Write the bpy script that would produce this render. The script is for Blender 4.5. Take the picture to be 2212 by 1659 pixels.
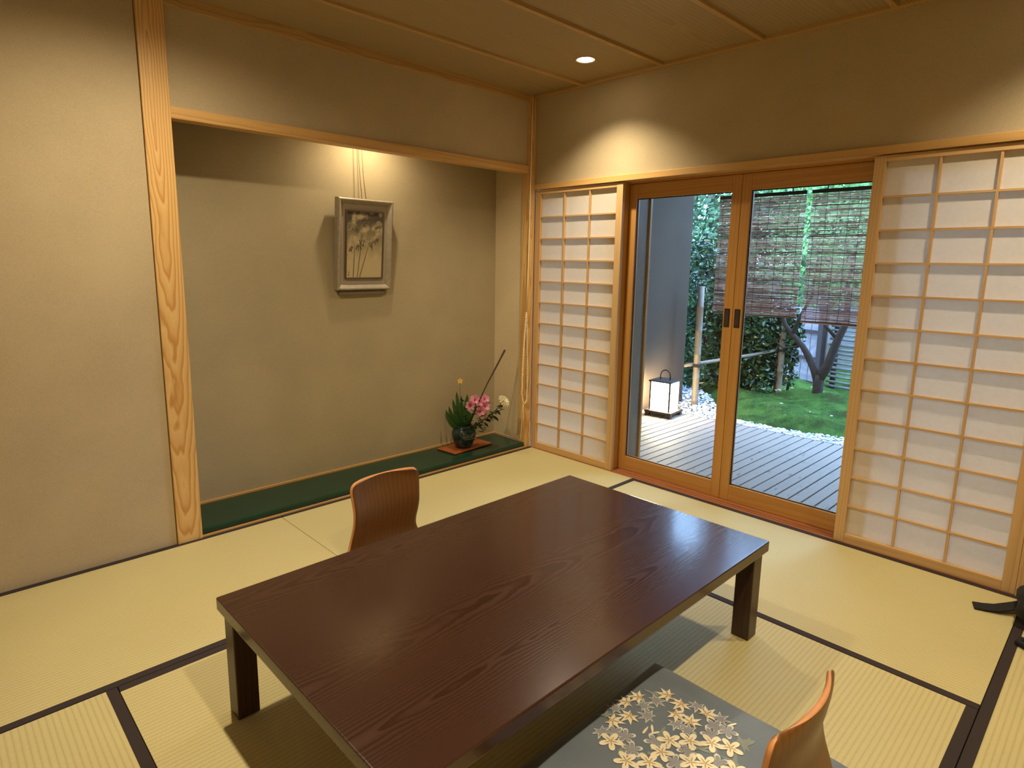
import bpy, bmesh, math, random
import numpy as np
from mathutils import Vector, Matrix
random.seed(7); rng = np.random.default_rng(11)
R = math.radians
for o in list(bpy.data.objects): bpy.data.objects.remove(o)
scene = bpy.context.scene
COL = scene.collection

# ------------------------------------------------------------------ camera
CAM = Vector((-3.0528, -2.92414, 1.28294))
yaw, pitch, roll = R(43.84165), R(-9.80310), R(0.74055)
fw = Vector((math.sin(yaw)*math.cos(pitch), math.cos(yaw)*math.cos(pitch), math.sin(pitch)))
rt0 = Vector((math.cos(yaw), -math.sin(yaw), 0)); up0 = rt0.cross(fw)
rt = rt0*math.cos(roll) + up0*math.sin(roll); up = -rt0*math.sin(roll) + up0*math.cos(roll)
cd = bpy.data.cameras.new('camera'); cam = bpy.data.objects.new('camera', cd); COL.objects.link(cam)
m = Matrix.Identity(4)
for i in range(3):
    m[i][0], m[i][1], m[i][2], m[i][3] = rt[i], up[i], -fw[i], CAM[i]
cam.matrix_world = m
cd.sensor_width = 36; cd.lens = 1332.277/2212*36
cd.shift_x, cd.shift_y = 0.0071, -0.01445
cd.clip_start = 0.02
scene.camera = cam

# ------------------------------------------------------------------ sky, exposure
scene.view_settings.view_transform = 'Standard'; scene.view_settings.look = 'None'
scene.view_settings.gamma = 1; scene.view_settings.use_curve_mapping = False
EXPOSURE = 0.0
scene.view_settings.exposure = EXPOSURE
w = bpy.data.worlds.new('overcast_sky'); scene.world = w; w.use_nodes = True
bg = w.node_tree.nodes['Background']
bg.inputs[0].default_value = (0.36, 0.58, 1.0, 1); bg.inputs[1].default_value = 19.0

WARM = (1.0, 0.85, 0.61)
ALCOVE_W = 25
DOWNLIGHTS = [(-.345, -.69, 116, 118), (-2.36, -.78, 134, 164), (-.40, -2.78, 92, 122), (-2.36, -2.78, 170, 146)]   # x, y, watts, beam

def lamp(name, loc, power, size, blend, rad, color=WARM):
    d = bpy.data.lights.new(name, 'SPOT'); d.energy = power; d.color = color
    d.spot_size = R(size); d.spot_blend = blend; d.shadow_soft_size = rad
    o = bpy.data.objects.new(name, d); o.location = loc; COL.objects.link(o); return o

# ------------------------------------------------------------------ helpers
class MB:
    def __init__(s): s.v = []; s.f = []; s.m = []
    def add(s, vs, fs, mi=0):
        n = len(s.v); s.v += [tuple(p) for p in vs]
        s.f += [tuple(i+n for i in f) for f in fs]; s.m += [mi]*len(fs); return s
    def box(s, x0, x1, y0, y1, z0, z1, mi=0):
        v = [(x, y, z) for z in (z0, z1) for y in (y0, y1) for x in (x0, x1)]
        return s.add(v, [(0,2,3,1),(4,5,7,6),(0,1,5,4),(2,6,7,3),(0,4,6,2),(1,3,7,5)], mi)
    def tube(s, pts, rad, n=8, mi=0, cap=True):
        pts = [Vector(p) for p in pts]
        if not isinstance(rad, (list, tuple)): rad = [rad]*len(pts)
        rings = []; prev = None
        for i, p in enumerate(pts):
            a = pts[max(i-1, 0)]; b = pts[min(i+1, len(pts)-1)]; t = (b-a).normalized()
            if prev is None:
                ref = Vector((0,0,1)) if abs(t.z) < .9 else Vector((1,0,0)); u = t.cross(ref).normalized()
            else:
                u = (prev - t*prev.dot(t)).normalized()
            prev = u; vv = t.cross(u)
            rings.append([p + (u*math.cos(2*math.pi*k/n) + vv*math.sin(2*math.pi*k/n))*rad[i] for k in range(n)])
        vs = [q for r_ in rings for q in r_]; fs = []
        for i in range(len(pts)-1):
            for k in range(n):
                fs.append((i*n+k, i*n+(k+1) % n, (i+1)*n+(k+1) % n, (i+1)*n+k))
        if cap:
            fs.append(tuple(range(n-1, -1, -1))); fs.append(tuple((len(pts)-1)*n+k for k in range(n)))
        return s.add(vs, fs, mi)
    def lathe(s, prof, c=(0,0,0), n=32, mi=0, squash=None):
        vs = []; fs = []
        for r_, z in prof:
            for k in range(n):
                a = 2*math.pi*k/n; rr = r_*(squash(a, z) if squash else 1)
                vs.append((c[0]+rr*math.cos(a), c[1]+rr*math.sin(a), c[2]+z))
        for i in range(len(prof)-1):
            for k in range(n):
                fs.append((i*n+k, i*n+(k+1) % n, (i+1)*n+(k+1) % n, (i+1)*n+k))
        fs.append(tuple(range(n-1, -1, -1)))
        return s.add(vs, fs, mi)

WPOS = {}
def mesh_obj(name, mb, mat, parent=None, world=True, smooth=False, bevel=0, seg=2, center=True):
    me = bpy.data.meshes.new(name)
    off = WPOS.get(parent.name, Vector()) if (parent and world) else Vector()
    v = np.array(mb.v, dtype=float) - np.array(off)
    c = (v.min(0)+v.max(0))/2 if center else np.zeros(3); v = v-c
    me.from_pydata(v.tolist(), [], mb.f)
    mats = mat if isinstance(mat, (list, tuple)) else [mat]
    for q in mats: me.materials.append(q)
    if len(mats) > 1: me.polygons.foreach_set('material_index', mb.m)
    if smooth: me.polygons.foreach_set('use_smooth', [True]*len(me.polygons))
    me.update()
    o = bpy.data.objects.new(name, me); COL.objects.link(o)
    if parent: o.parent = parent
    o.location = c.tolist(); WPOS[o.name] = off+Vector(c.tolist())
    if bevel:
        b = o.modifiers.new('bevel', 'BEVEL'); b.width = bevel; b.segments = seg; b.limit_method = 'ANGLE'
        b.harden_normals = False
    return o
def tag(o, label=None, cat=None, group=None, kind=None):
    if label: o['label'] = label
    if cat: o['category'] = cat
    if group: o['group'] = group
    if kind: o['kind'] = kind
    return o
def thing(name, loc, label, cat, group=None, rz=0):
    o = bpy.data.objects.new(name, None); COL.objects.link(o); o.location = loc; o.rotation_euler.z = rz
    o.empty_display_size = .05
    WPOS[o.name] = Vector(loc); return tag(o, label, cat, group)
def struct(name, mb, mat, parent=None, **k):
    o = mesh_obj(name, mb, mat, parent, **k)
    if not parent: o['kind'] = 'structure'
    return o
def struct_empty(name):
    o = bpy.data.objects.new(name, None); COL.objects.link(o); o['kind'] = 'structure'
    WPOS[o.name] = Vector(); return o
def B(*a): return MB().box(*a)

# ------------------------------------------------------------------ materials
def sr(r, g, b):
    f = lambda c: (c/255/12.92 if c/255 <= .04045 else ((c/255+.055)/1.055)**2.4)
    return (f(r), f(g), f(b), 1)
class NT:
    def __init__(s, name):
        s.mat = bpy.data.materials.new(name); s.mat.use_nodes = True
        s.t = s.mat.node_tree; s.b = s.t.nodes['Principled BSDF']; s.out = s.t.nodes['Material Output']
    def n(s, typ, **k):
        q = s.t.nodes.new(typ)
        for a, b in k.items(): setattr(q, a, b)
        return q
    def link(s, a, b): s.t.links.new(a, b)
    def val(s, x, sock):
        if hasattr(x, 'is_output'): s.link(x, sock)
        else: sock.default_value = x
    def math(s, op, a, b=0.0, c=None):
        q = s.n('ShaderNodeMath', operation=op); s.val(a, q.inputs[0]); s.val(b, q.inputs[1])
        if c is not None: s.val(c, q.inputs[2])
        return q.outputs[0]
    def ramp(s, fac, stops):
        q = s.n('ShaderNodeValToRGB'); e = q.color_ramp.elements
        while len(e) < len(stops): e.new(.5)
        for i, (p, c) in enumerate(stops): e[i].position = p; e[i].color = c
        s.link(fac, q.inputs[0]); return q.outputs[0]
    def noise(s, vec, scale, detail=3, rough=.5):
        q = s.n('ShaderNodeTexNoise'); q.inputs['Scale'].default_value = scale
        q.inputs['Detail'].default_value = detail; q.inputs['Roughness'].default_value = rough
        if vec is not None: s.link(vec, q.inputs['Vector'])
        return q.outputs['Fac']
    def comb(s, x, y, z):
        q = s.n('ShaderNodeCombineXYZ')
        for a, i in zip((x, y, z), range(3)): s.val(a, q.inputs[i])
        return q.outputs[0]
    def obj(s):
        q = s.n('ShaderNodeTexCoord'); p = s.n('ShaderNodeSeparateXYZ'); s.link(q.outputs['Object'], p.inputs[0])
        return q.outputs['Object'], p.outputs
    def bump(s, h, strength, dist=.001):
        q = s.n('ShaderNodeBump'); q.inputs['Strength'].default_value = strength; q.inputs['Distance'].default_value = dist
        s.link(h, q.inputs['Height']); s.link(q.outputs[0], s.b.inputs['Normal'])
    def mix(s, f, a, b):
        q = s.n('ShaderNodeMix', data_type='RGBA'); s.val(f, q.inputs[0]); s.val(a, q.inputs[6]); s.val(b, q.inputs[7]); return q.outputs[2]
    def set(s, **k):
        names = dict(color='Base Color', rough='Roughness', metal='Metallic', coat='Coat Weight', coat_rough='Coat Roughness',
                     spec='Specular IOR Level', emit='Emission Color', emit_s='Emission Strength', sheen='Sheen Weight')
        for a, v in k.items(): s.val(v, s.b.inputs[names[a]])
        return s

def plain(name, col, rough=.6, var=.08, scale=30, bump=0, **k):
    s = NT(name); ob, _ = s.obj(); f = s.noise(ob, scale, 4)
    d = tuple(c*(1-var) for c in col[:3])+(1,); l = tuple(min(1, c*(1+var)) for c in col[:3])+(1,)
    s.set(color=s.ramp(f, [(.3, d), (.7, l)]), rough=rough, **k)
    if bump: s.bump(s.noise(ob, scale*4, 3), bump, .002)
    return s.mat
def plaster(name, col, bump=.25):
    s = NT(name); ob, _ = s.obj()
    f1 = s.noise(ob, 3.0, 4); f2 = s.noise(ob, 260, 2)
    mixf = s.math('ADD', s.math('MULTIPLY', f1, .5), s.math('MULTIPLY', f2, .5))
    d = tuple(c*.9 for c in col[:3])+(1,); l = tuple(c*1.08 for c in col[:3])+(1,)
    s.set(color=s.ramp(mixf, [(.35, d), (.65, l)]), rough=.92, spec=.15)
    s.bump(s.noise(ob, 420, 3), bump, .0012); return s.mat
def wood(name, dark, light, axis=0, ring=.012, tilt=.06, board=.14, rough=.5, bump=.1, coat=0, coat_rough=.1,
         sharp=.5, depth_axis=None, fine=.25, wob=.02, rough_var=0, base_h=.05, jit=.5, spots=0, fade=0, along_f=1.4, spec=.5):
    """plain-sawn grain: growth rings cut by the board, closed into long ovals along it"""
    s = NT(name); ob, x = s.obj()
    al = x[axis]; others = [i for i in range(3) if i != axis]
    ac = x[others[0]]; de = x[others[1]]
    if depth_axis is not None:
        de = x[depth_axis]; ac = x[[i for i in others if i != depth_axis][0]]
    oi = s.n('ShaderNodeObjectInfo')
    idx = s.math('FLOOR', s.math('ADD', s.math('DIVIDE', ac, board), .5))
    wn = s.n('ShaderNodeTexWhiteNoise', noise_dimensions='2D'); s.link(s.comb(idx, oi.outputs['Random'], 0), wn.inputs['Vector'])
    rnd = wn.outputs['Value']
    v = s.math('SUBTRACT', ac, s.math('MULTIPLY', idx, board))
    v = s.math('ADD', v, s.math('MULTIPLY', s.math('SUBTRACT', rnd, .5), board*jit))
    nv = s.comb(s.math('MULTIPLY', al, along_f), s.math('MULTIPLY', ac, 5), s.math('MULTIPLY', rnd, 37))
    nz = s.math('SUBTRACT', s.noise(nv, 1.6, 3, .55), .5)
    h = s.math('ADD', s.math('MULTIPLY', al, tilt), s.math('MULTIPLY', s.math('SUBTRACT', rnd, .5), base_h))
    h = s.math('ADD', h, s.math('MULTIPLY', nz, wob*2.5)); h = s.math('ADD', h, de)
    v = s.math('ADD', v, s.math('MULTIPLY', nz, wob))
    r_ = s.math('SQRT', s.math('ADD', s.math('MULTIPLY', v, v), s.math('MULTIPLY', h, h)))
    ph = s.math('FRACT', s.math('DIVIDE', r_, ring))
    fib = s.noise(s.comb(s.math('MULTIPLY', al, 6), s.math('MULTIPLY', ac, 320), s.math('MULTIPLY', de, 320)), 1, 2)
    ringv = s.ramp(ph, [(0, (0,0,0,1)), (sharp, (.35,.35,.35,1)), (.82, (1,1,1,1)), (1, (0,0,0,1))])
    if fade:
        wgt = s.math('MAXIMUM', s.math('SUBTRACT', 1.0, s.math('DIVIDE', s.math('ABSOLUTE', v), fade)), .12)
        ringv = s.math('MULTIPLY_ADD', s.math('SUBTRACT', ringv, .4), wgt, .4)
    f = s.math('ADD', s.math('MULTIPLY', ringv, 1-fine), s.math('MULTIPLY', fib, fine))
    mid = tuple((a+b)/2 for a, b in zip(dark, light))
    colr = s.ramp(f, [(.1, light), (.5, mid), (.95, dark)])
    if spots:
        sp = s.noise(s.comb(s.math('MULTIPLY', al, 9), s.math('MULTIPLY', ac, 26), s.math('MULTIPLY', oi.outputs['Random'], 90)), 1, 2)
        colr = s.mix(s.ramp(sp, [(.66, (0,0,0,1)), (.74, (spots,)*3+(1,))]), colr, tuple(q*.35 for q in dark[:3])+(1,))
    s.set(color=colr, spec=spec, rough=rough, coat=coat, coat_rough=coat_rough)
    if rough_var: s.set(rough=s.math('ADD', rough, s.math('MULTIPLY', f, rough_var)))
    if bump: s.bump(f, bump, .001)
    return s.mat

def tatami_mat():
    s = NT('woven_rush'); ob, x = s.obj(); g = s.n('ShaderNodeNewGeometry')
    wob = s.math('MULTIPLY', s.noise(s.comb(s.math('MULTIPLY', x[0], 3), s.math('MULTIPLY', x[1], 30), 0), 1, 2), .003)
    yy = s.math('ADD', x[1], wob)
    ridge = s.math('ABSOLUTE', s.math('SINE', s.math('MULTIPLY', yy, math.pi/.0152)))       # rows between the warp threads
    ridge = s.math('POWER', ridge, .6)
    rush = s.noise(s.comb(s.math('MULTIPLY', x[0], 420), s.math('MULTIPLY', x[1], 55), 0), 1, 2)
    patch = s.noise(s.comb(x[0], x[1], s.n('ShaderNodeObjectInfo').outputs['Random']), 2.5, 3)
    f = s.math('ADD', s.math('MULTIPLY', ridge, .42), s.math('ADD', s.math('MULTIPLY', rush, .38), s.math('MULTIPLY', patch, .2)))
    s.set(color=s.ramp(f, [(.15, sr(168,154,104)), (.55, sr(194,180,126)), (.85, sr(204,190,138))]), rough=.62, spec=.35)
    s.bump(s.math('ADD', s.math('MULTIPLY', ridge, .75), s.math('MULTIPLY', rush, .25)), .32, .0016); return s.mat
def leafmat(name, cols, rough=.4, trans=.25):
    s = NT(name); g = s.n('ShaderNodeNewGeometry'); n = len(cols)
    c = s.ramp(g.outputs['Random Per Island'], [(i/(n-1) if n > 1 else 0, q) for i, q in enumerate(cols)])
    s.set(color=c, rough=rough)
    tr = s.n('ShaderNodeBsdfTranslucent'); s.link(c, tr.inputs[0]); mx = s.n('ShaderNodeMixShader'); mx.inputs[0].default_value = trans
    s.link(s.b.outputs[0], mx.inputs[1]); s.link(tr.outputs[0], mx.inputs[2]); s.link(mx.outputs[0], s.out.inputs[0]); return s.mat
def paper_mat(name, col, trans=.3):
    s = NT(name); ob, _ = s.obj(); f = s.noise(ob, 45, 5, .65)
    c = s.ramp(f, [(.3, tuple(q*.95 for q in col[:3])+(1,)), (.7, col)]); s.set(color=c, rough=.9, spec=.1)
    tr = s.n('ShaderNodeBsdfTranslucent'); s.link(c, tr.inputs[0]); mx = s.n('ShaderNodeMixShader'); mx.inputs[0].default_value = trans
    s.link(s.b.outputs[0], mx.inputs[1]); s.link(tr.outputs[0], mx.inputs[2]); s.link(mx.outputs[0], s.out.inputs[0]); return s.mat
def glass_mat(name):
    s = NT(name); s.t.nodes.remove(s.b)
    tr = s.n('ShaderNodeBsdfTransparent'); tr.inputs[0].default_value = (.95,.97,.96,1)
    gl = s.n('ShaderNodeBsdfGlossy'); gl.inputs['Roughness'].default_value = .01
    fr = s.n('ShaderNodeFresnel'); fr.inputs[0].default_value = 1.45
    mx = s.n('ShaderNodeMixShader'); s.link(s.math('MULTIPLY', fr.outputs[0], .6), mx.inputs[0])
    s.link(tr.outputs[0], mx.inputs[1]); s.link(gl.outputs[0], mx.inputs[2]); s.link(mx.outputs[0], s.out.inputs[0]); return s.mat
def emit_mat(name, col, st):
    s = NT(name); s.set(color=(.8,.8,.8,1), emit=col, emit_s=st); return s.mat

M = {}
M['wall'] = plaster('sand_plaster', sr(186,168,134))
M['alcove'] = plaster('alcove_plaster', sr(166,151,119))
M['alcove_side_lit'] = plaster('alcove_side_lit_plaster', sr(206,188,152))  # lamp light on the side wall is put into this paler colour
M['ext_wall'] = plaster('outdoor_plaster', sr(74,64,54), .35)
M['pine'] = wood('pale_pine', sr(188,134,66), sr(222,182,116), axis=2, ring=.0105, tilt=.050, board=9, jit=.0035, rough=.45, bump=.08, wob=.022, base_h=.03, depth_axis=1, fine=.2)
M['pine_x'] = wood('pale_pine_long', sr(184,138,76), sr(210,166,100), axis=0, ring=.012, tilt=.02, board=.3, rough=.5, bump=.04, wob=.008)
M['pine_y'] = wood('pale_pine_rail', sr(184,138,76), sr(210,166,100), axis=1, ring=.012, tilt=.02, board=.3, rough=.5, bump=.04, wob=.008)
M['cedar'] = wood('shoji_cedar', sr(190,150,98), sr(212,174,120), axis=2, ring=.012, tilt=.02, board=.3, rough=.55, bump=.03, fine=.4, wob=.006)
M['cedar_y'] = wood('shoji_cedar_rail', sr(190,150,98), sr(212,174,120), axis=1, ring=.012, tilt=.02, board=.3, rough=.55, bump=.03, fine=.4, wob=.006)
M['door'] = wood('door_oak', sr(176,122,56), sr(198,146,76), axis=2, ring=.012, tilt=.02, board=.3, rough=.42, bump=.03, fine=.5, wob=.006)
M['door_y'] = wood('door_oak_rail', sr(176,122,56), sr(198,146,76), axis=1, ring=.012, tilt=.02, board=.3, rough=.42, bump=.03, fine=.5, wob=.006)
M['sill'] = wood('sill_wood', sr(142,84,50), sr(172,110,70), axis=1, ring=.01, tilt=.02, board=.3, rough=.35, bump=.03, fine=.5)
M['ceil'] = wood('ceiling_board', sr(150,127,86), sr(172,149,106), axis=0, ring=.02, tilt=.03, board=.54, rough=.75, bump=.12, fine=.55, wob=.03)
M['batten'] = wood('ceiling_batten', sr(168,132,78), sr(192,156,98), axis=0, ring=.01, tilt=.02, board=.2, rough=.6, bump=.03)
M['table'] = wood('dark_stained_oak', sr(50,29,20), sr(66,39,27), axis=0, ring=.0095, tilt=.055, board=.30, rough=.33, bump=.12,
                  wob=.016, sharp=.45, fine=.12, rough_var=-.16, base_h=.10, coat=.45, coat_rough=.12, spec=.3, fade=.12, along_f=2.2)
M['table_leg'] = wood('dark_stained_leg', sr(48,30,20), sr(66,42,28), axis=2, ring=.01, tilt=.03, board=.2, rough=.36, bump=.06)
M['ply'] = wood('chair_walnut_ply', sr(104,63,22), sr(124,80,33), axis=2, ring=.02, tilt=.05, board=.5, rough=.36, bump=.02, fine=.5, wob=.03, depth_axis=1)
M['ply_edge'] = plain('ply_edge', sr(204,140,84), .5)
M['tatami'] = tatami_mat()
M['heri'] = plain('mat_border_cloth', sr(48,36,32), .85, .15, 500, .3)
M['paper'] = paper_mat('shoji_paper', sr(244,235,222), .40)
M['glass'] = glass_mat('door_glass')
M['lacquer'] = plain('green_black_lacquer', sr(30,56,40), .16, .1, 6, spec=.28)
M['black_metal'] = plain('dark_bronze', sr(40,34,30), .45, .1, 60, metal=.6)
M['handle'] = plain('dark_pull', sr(56,48,40), .4, .1, 60, metal=.5)
M['lantern_wood'] = plain('lantern_dark_wood', sr(58,44,36), .6, .15, 60)
M['bulb'] = emit_mat('downlight_glow', (1,.86,.62,1), 40)
M['lantern_paper'] = emit_mat('lantern_paper_glow', (1,.80,.52,1), 75)

# ------------------------------------------------------------------ setting: floor and tatami
floor = struct('floor', B(-3.66,.0,-3.66,0,-.12,-.05), plain('floor_boards', sr(120,100,70)), center=False)
W = .91
def tatami(x0, x1, y0, y1, edges=('lo', 'hi')):
    """one mat lying along its long side, a cloth border on each long side"""
    along_x = (x1-x0) > (y1-y0); L, S = (x1-x0, y1-y0) if along_x else (y1-y0, x1-x0)
    c = ((x0+x1)/2, (y0+y1)/2, 0); g = .0012
    me = B(-L/2+g, L/2-g, -S/2+.03, S/2-.03, -.05, 0)
    o = mesh_obj('tatami_mat', me, M['tatami'], None, bevel=.001, center=False)
    o.location = c; o.rotation_euler.z = 0 if along_x else R(90); o.parent = floor
    for s_ in (-1, 1):
        a, b = sorted((s_*(S/2-g), s_*(S/2-.0305)))
        h = mesh_obj('border', B(-L/2+g, L/2-g, a, b, -.05, .0015), M['heri'], None, bevel=.0015); h.parent = o
tatami(-2*W,0,-W,0); tatami(-4*W,-2*W,-W,0)
tatami(-W,0,-3*W,-W); tatami(-3*W,-W,-2*W,-W); tatami(-3*W,-W,-3*W,-2*W); tatami(-4*W,-3*W,-3*W,-W)
tatami(-2*W,0,-4*W,-3*W); tatami(-4*W,-2*W,-4*W,-3*W)

# ------------------------------------------------------------------ walls
CZ = 2.345
struct('wall_left', B(-3.66,-2.30,.0,.12,-.1,2.5), M['wall'])                # left of the alcove
struct('wall_back', B(-2.192,-.05,.012,.055,1.90,2.5), M['wall'])             # short wall over the alcove beam
struct('wall_alcove_back', B(-2.40,.02,.317,.42,-.1,2.3), M['alcove'])
struct('wall_alcove_right', B(-.045,.02,.05,.317,-.1,2.3), M['alcove_side_lit'])
struct('wall_alcove_left', B(-2.40,-2.193,.12,.317,-.1,2.3), M['alcove'])
struct('wall_right', MB().box(.006,.14,-2.75,0.05,1.785,2.5).box(.03,.14,-3.66,-2.80,-.1,2.5).box(.03,.14,-2.80,-2.75,1.785,2.5), M['wall'])
struct('wall_rear', B(-3.8,.14,-3.80,-3.66,-.1,2.5), M['wall'])
struct('wall_side', B(-3.80,-3.66,-3.8,.12,-.1,2.5), M['wall'])
# ceiling boards between battens
ceil = struct('ceiling', B(-3.7,.1,-3.7,.1,2.38,2.5), plain('ceiling_backing', sr(120,95,60)), center=False)
bat = [-.405-.5455*k for k in range(6)]
edges = [.01]+bat+[-3.66]
for a, b in zip(edges[:-1], edges[1:]):
    mesh_obj('ceiling_board', B(-3.66,.006,b+.001,a-.001,CZ,2.38), M['ceil'], ceil)
for y in bat: mesh_obj('batten', B(-3.66,-.025,y-.012,y+.012,CZ-.016,CZ+.002), M['batten'], ceil, bevel=.002)
struct('ceiling_alcove', B(-2.30,-.045,.056,.317,2.14,2.2), M['wall'])
struct('trim_1', B(-.028,.006,-3.66,-.02,CZ-.018,CZ+.01), M['batten'], bevel=.002)             # cornice right
struct('trim_2', B(-3.66,-.055,-.006,.02,2.298,CZ+.01), M['batten'], bevel=.002)              # cornice over the alcove
# alcove pillar, corner post, beam, lintel
struct('trim_3', B(-2.297,-2.192,-.012,.10,-.02,CZ), M['pine'], bevel=.003)
struct('trim_4', B(-.055,.006,-.008,.05,-.02,CZ), M['pine'], bevel=.003)
struct('trim_5', B(-2.192,-.055,-.006,.06,1.858,1.906), M['pine_x'], bevel=.002)
struct('trim_6', B(-.010,.13,-2.80,-.008,1.757,1.791), M['pine_y'], bevel=.0015)
struct('trim_7', B(-.004,.13,-2.80,-2.70,-.02,1.757), M['cedar'], bevel=.003)
struct('trim_8', B(-2.192,-.045,.309,.3172,.040,.051), M['pine_x'])                           # thin strip along the alcove wall
struct('trim_9', B(-2.192,-.055,-.008,.02,-.02,.012), M['pine_x'], bevel=.002)
struct('trim_10', B(-.05,-.045,.03,.317,.040,.051), M['pine_y'])
# lacquered alcove board with a rounded nose
lb = MB(); pr = [(.02,.013),(-.002,.014),(-.008,.019),(-.0085,.03),(-.005,.037),(.004,.0405),(.317,.0405),(.317,.013)]
n = len(pr); vs = [(x, y, z) for x in (-2.192, -.055) for y, z in pr]
lb.add(vs, [(i, (i+1) % n, n+(i+1) % n, n+i) for i in range(n)]+[tuple(range(n))[::-1], tuple(range(n, 2*n))])
tag(mesh_obj('alcove_board', lb, M['lacquer'], None), 'glossy dark green-black lacquered board forming the alcove floor', 'board')
# door sill with track grooves
sl = MB()
for x0, x1, z1 in ((-.001,.018,.003),(.018,.024,-.004),(.024,.044,.003),(.044,.050,-.004),(.050,.075,.003),(.075,.140,.003)):
    sl.box(x0, x1, -2.80, -.008, -.1, z1)
struct('trim_11', sl, M['sill'])
struct('trim_12', B(.140,.24,-2.80,-.30,-.1,.004), M['door_y'])

# ------------------------------------------------------------------ shoji screens
def shoji(y1, y0, label, lat):
    """y1 > y0: left and right outer edges seen from the room"""
    t = thing('shoji_screen', (.018, (y0+y1)/2, .003), label, 'screen', 'paper sliding screens of the garden wall')
    X0, X1 = .001, .028; st = .045
    for a, b in ((y1-st, y1), (y0, y0+st)):
        mesh_obj('stile', B(X0, X1, a, b, .003, 1.751), M['cedar'], t, bevel=.002)
    mesh_obj('bottom_rail', B(X0+.001, X1, y0+st, y1-st, .003, .046), M['cedar_y'], t, bevel=.0015)
    mesh_obj('top_rail', B(X0+.001, X1, y0+st, y1-st, 1.727, 1.751), M['cedar_y'], t, bevel=.0015)
    a, b = y1-st, y0+st
    for k in (1, 2):
        y = a+(b-a)*k/3
        mesh_obj('upright_bar', B(.0055, .0205, y-.0045, y+.0045, .046, 1.727), M['cedar'], t)
    for k in range(1, 12):
        z = .0425+.1398*k
        mesh_obj('cross_bar', B(.005, .0205, b, a, z-.0042, z+.0042), M['cedar_y'], t)
    mesh_obj('paper', B(.0206, .0216, b, a, .046, 1.727), M['paper'], t)
    return t
shoji(-.018, -.716, 'narrow paper sliding screen between the corner post and the glass door', 0)
shoji(-2.021, -2.699, 'large paper sliding screen right of the glass doors, nearest the camera', 0)

# ------------------------------------------------------------------ glass doors
def door(n, y1, y0, hy):
    d = struct_empty('door_%d' % n); X0, X1 = .085, .125
    for a, b in ((y1-.05, y1), (y0, y0+.052)):
        mesh_obj('stile', B(X0, X1, a, b, .004, 1.745), M['door'], d, bevel=.002)
    mesh_obj('bottom_rail', B(X0+.0005, X1, y0+.052, y1-.05, .004, .093), M['door_y'], d, bevel=.002)
    mesh_obj('top_rail', B(X0+.0005, X1, y0+.052, y1-.05, 1.662, 1.745), M['door_y'], d, bevel=.002)
    mesh_obj('glass_pane', B(.104, .109, y0+.052, y1-.05, .093, 1.662), M['glass'], d)
    gk = MB()
    for a, b, c, e in ((y0+.052,y0+.057,.093,1.662),(y1-.055,y1-.05,.093,1.662),(y0+.057,y1-.055,.093,.098),(y0+.057,y1-.055,1.657,1.662)):
        gk.box(.098, .1035, a, b, c, e)
    mesh_obj('gasket', gk, plain('black_gasket', sr(26,24,22), .6) if n == 1 else bpy.data.materials['black_gasket'], d)
    h = mesh_obj('handle', B(X0-.0015, X0+.004, hy-.0155, hy+.0155, .958, 1.057), M['handle'], d, bevel=.001)
    ins = mesh_obj('recess', B(X0-.0022, X0+.003, hy-.010, hy+.010, .965, 1.050), M['lantern_wood'], h)
    return d
door(1, -.706, -1.3945, -1.365)
door(2, -1.3965, -2.10, -1.422)
struct('trim_13', MB().box(.075,.14,-2.80,-.3,1.747,1.80), M['door_y'])
struct('trim_14', MB().box(.045,.14,-.704,-.66,.003,1.757), M['door'], bevel=.002)
struct('trim_15', MB().box(.155,.25,-.735,-.69,-.03,1.75), plain('outer_jamb_grey', sr(124,106,80), .6), bevel=.002)
struct('trim_16', MB().box(.255,.275,-.745,-.69,-.03,1.75), M['door'], bevel=.002)
def added_window(n, y1, y0):  # unseen glazing added behind the screens to send daylight through their paper
    wn = struct_empty('unseen_window_%d' % n)
    for a, b in ((y1-.04, y1), (y0, y0+.04)): mesh_obj('stile', B(.085,.125,a,b,.004,1.745), M['door'], wn)
    for a, b in ((.004,.06), (1.69,1.745)): mesh_obj('rail', B(.085,.125,y0+.04,y1-.04,a,b), M['door_y'], wn)
    mesh_obj('glass_pane', B(.104,.109,y0+.04,y1-.04,.06,1.69), M['glass'], wn)
added_window(1, -.02, -.655); added_window(2, -2.105, -2.70)
struct('wall_outer', MB().box(.15,.28,-.02,.32,-.12,2.5).box(.15,.28,-3.66,-2.75,-.12,2.5).box(.14,.28,-2.75,-.02,1.80,2.5), M['ext_wall'])
struct('wall_sleeve', B(.28,2.34,.16,.32,-.25,2.32), M['ext_wall'])
struct('wall_added_shade', B(.28,3.4,-3.15,-3.0,-.25,2.9), M['ext_wall'])  # unseen wall added to keep skylight off the sleeve wall

# ------------------------------------------------------------------ downlights (the room has four; one is in the frame)
for i, (x, y, pw, beam) in enumerate(DOWNLIGHTS):
    t = thing('downlight', (x, y, CZ), 'small round recessed downlight glowing in the ceiling' if i == 0 else 'recessed ceiling downlight %s' % ('', 'above the left end of the table', 'nearest the garden wall, behind the camera side', 'above the camera')[i], 'lamp', 'recessed downlights')
    rim = [(.040,-.001),(.047,-.0015),(.053,-.005),(.053,.001),(.040,.001)]
    mesh_obj('trim_ring', MB().lathe(rim, (x, y, CZ), 32), plain('white_ring', sr(214,200,172), .5) if i == 0 else bpy.data.materials['white_ring'], t, smooth=True)
    mesh_obj('bulb', MB().lathe([(.0,-.010),(.024,-.0085),(.040,-.003),(.041,.0)], (x, y, CZ), 24), M['bulb'], t, smooth=True)
    lamp('downlight_beam', (x, y, CZ-.014), pw, beam, 1.0, .028).visible_glossy = True
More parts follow.
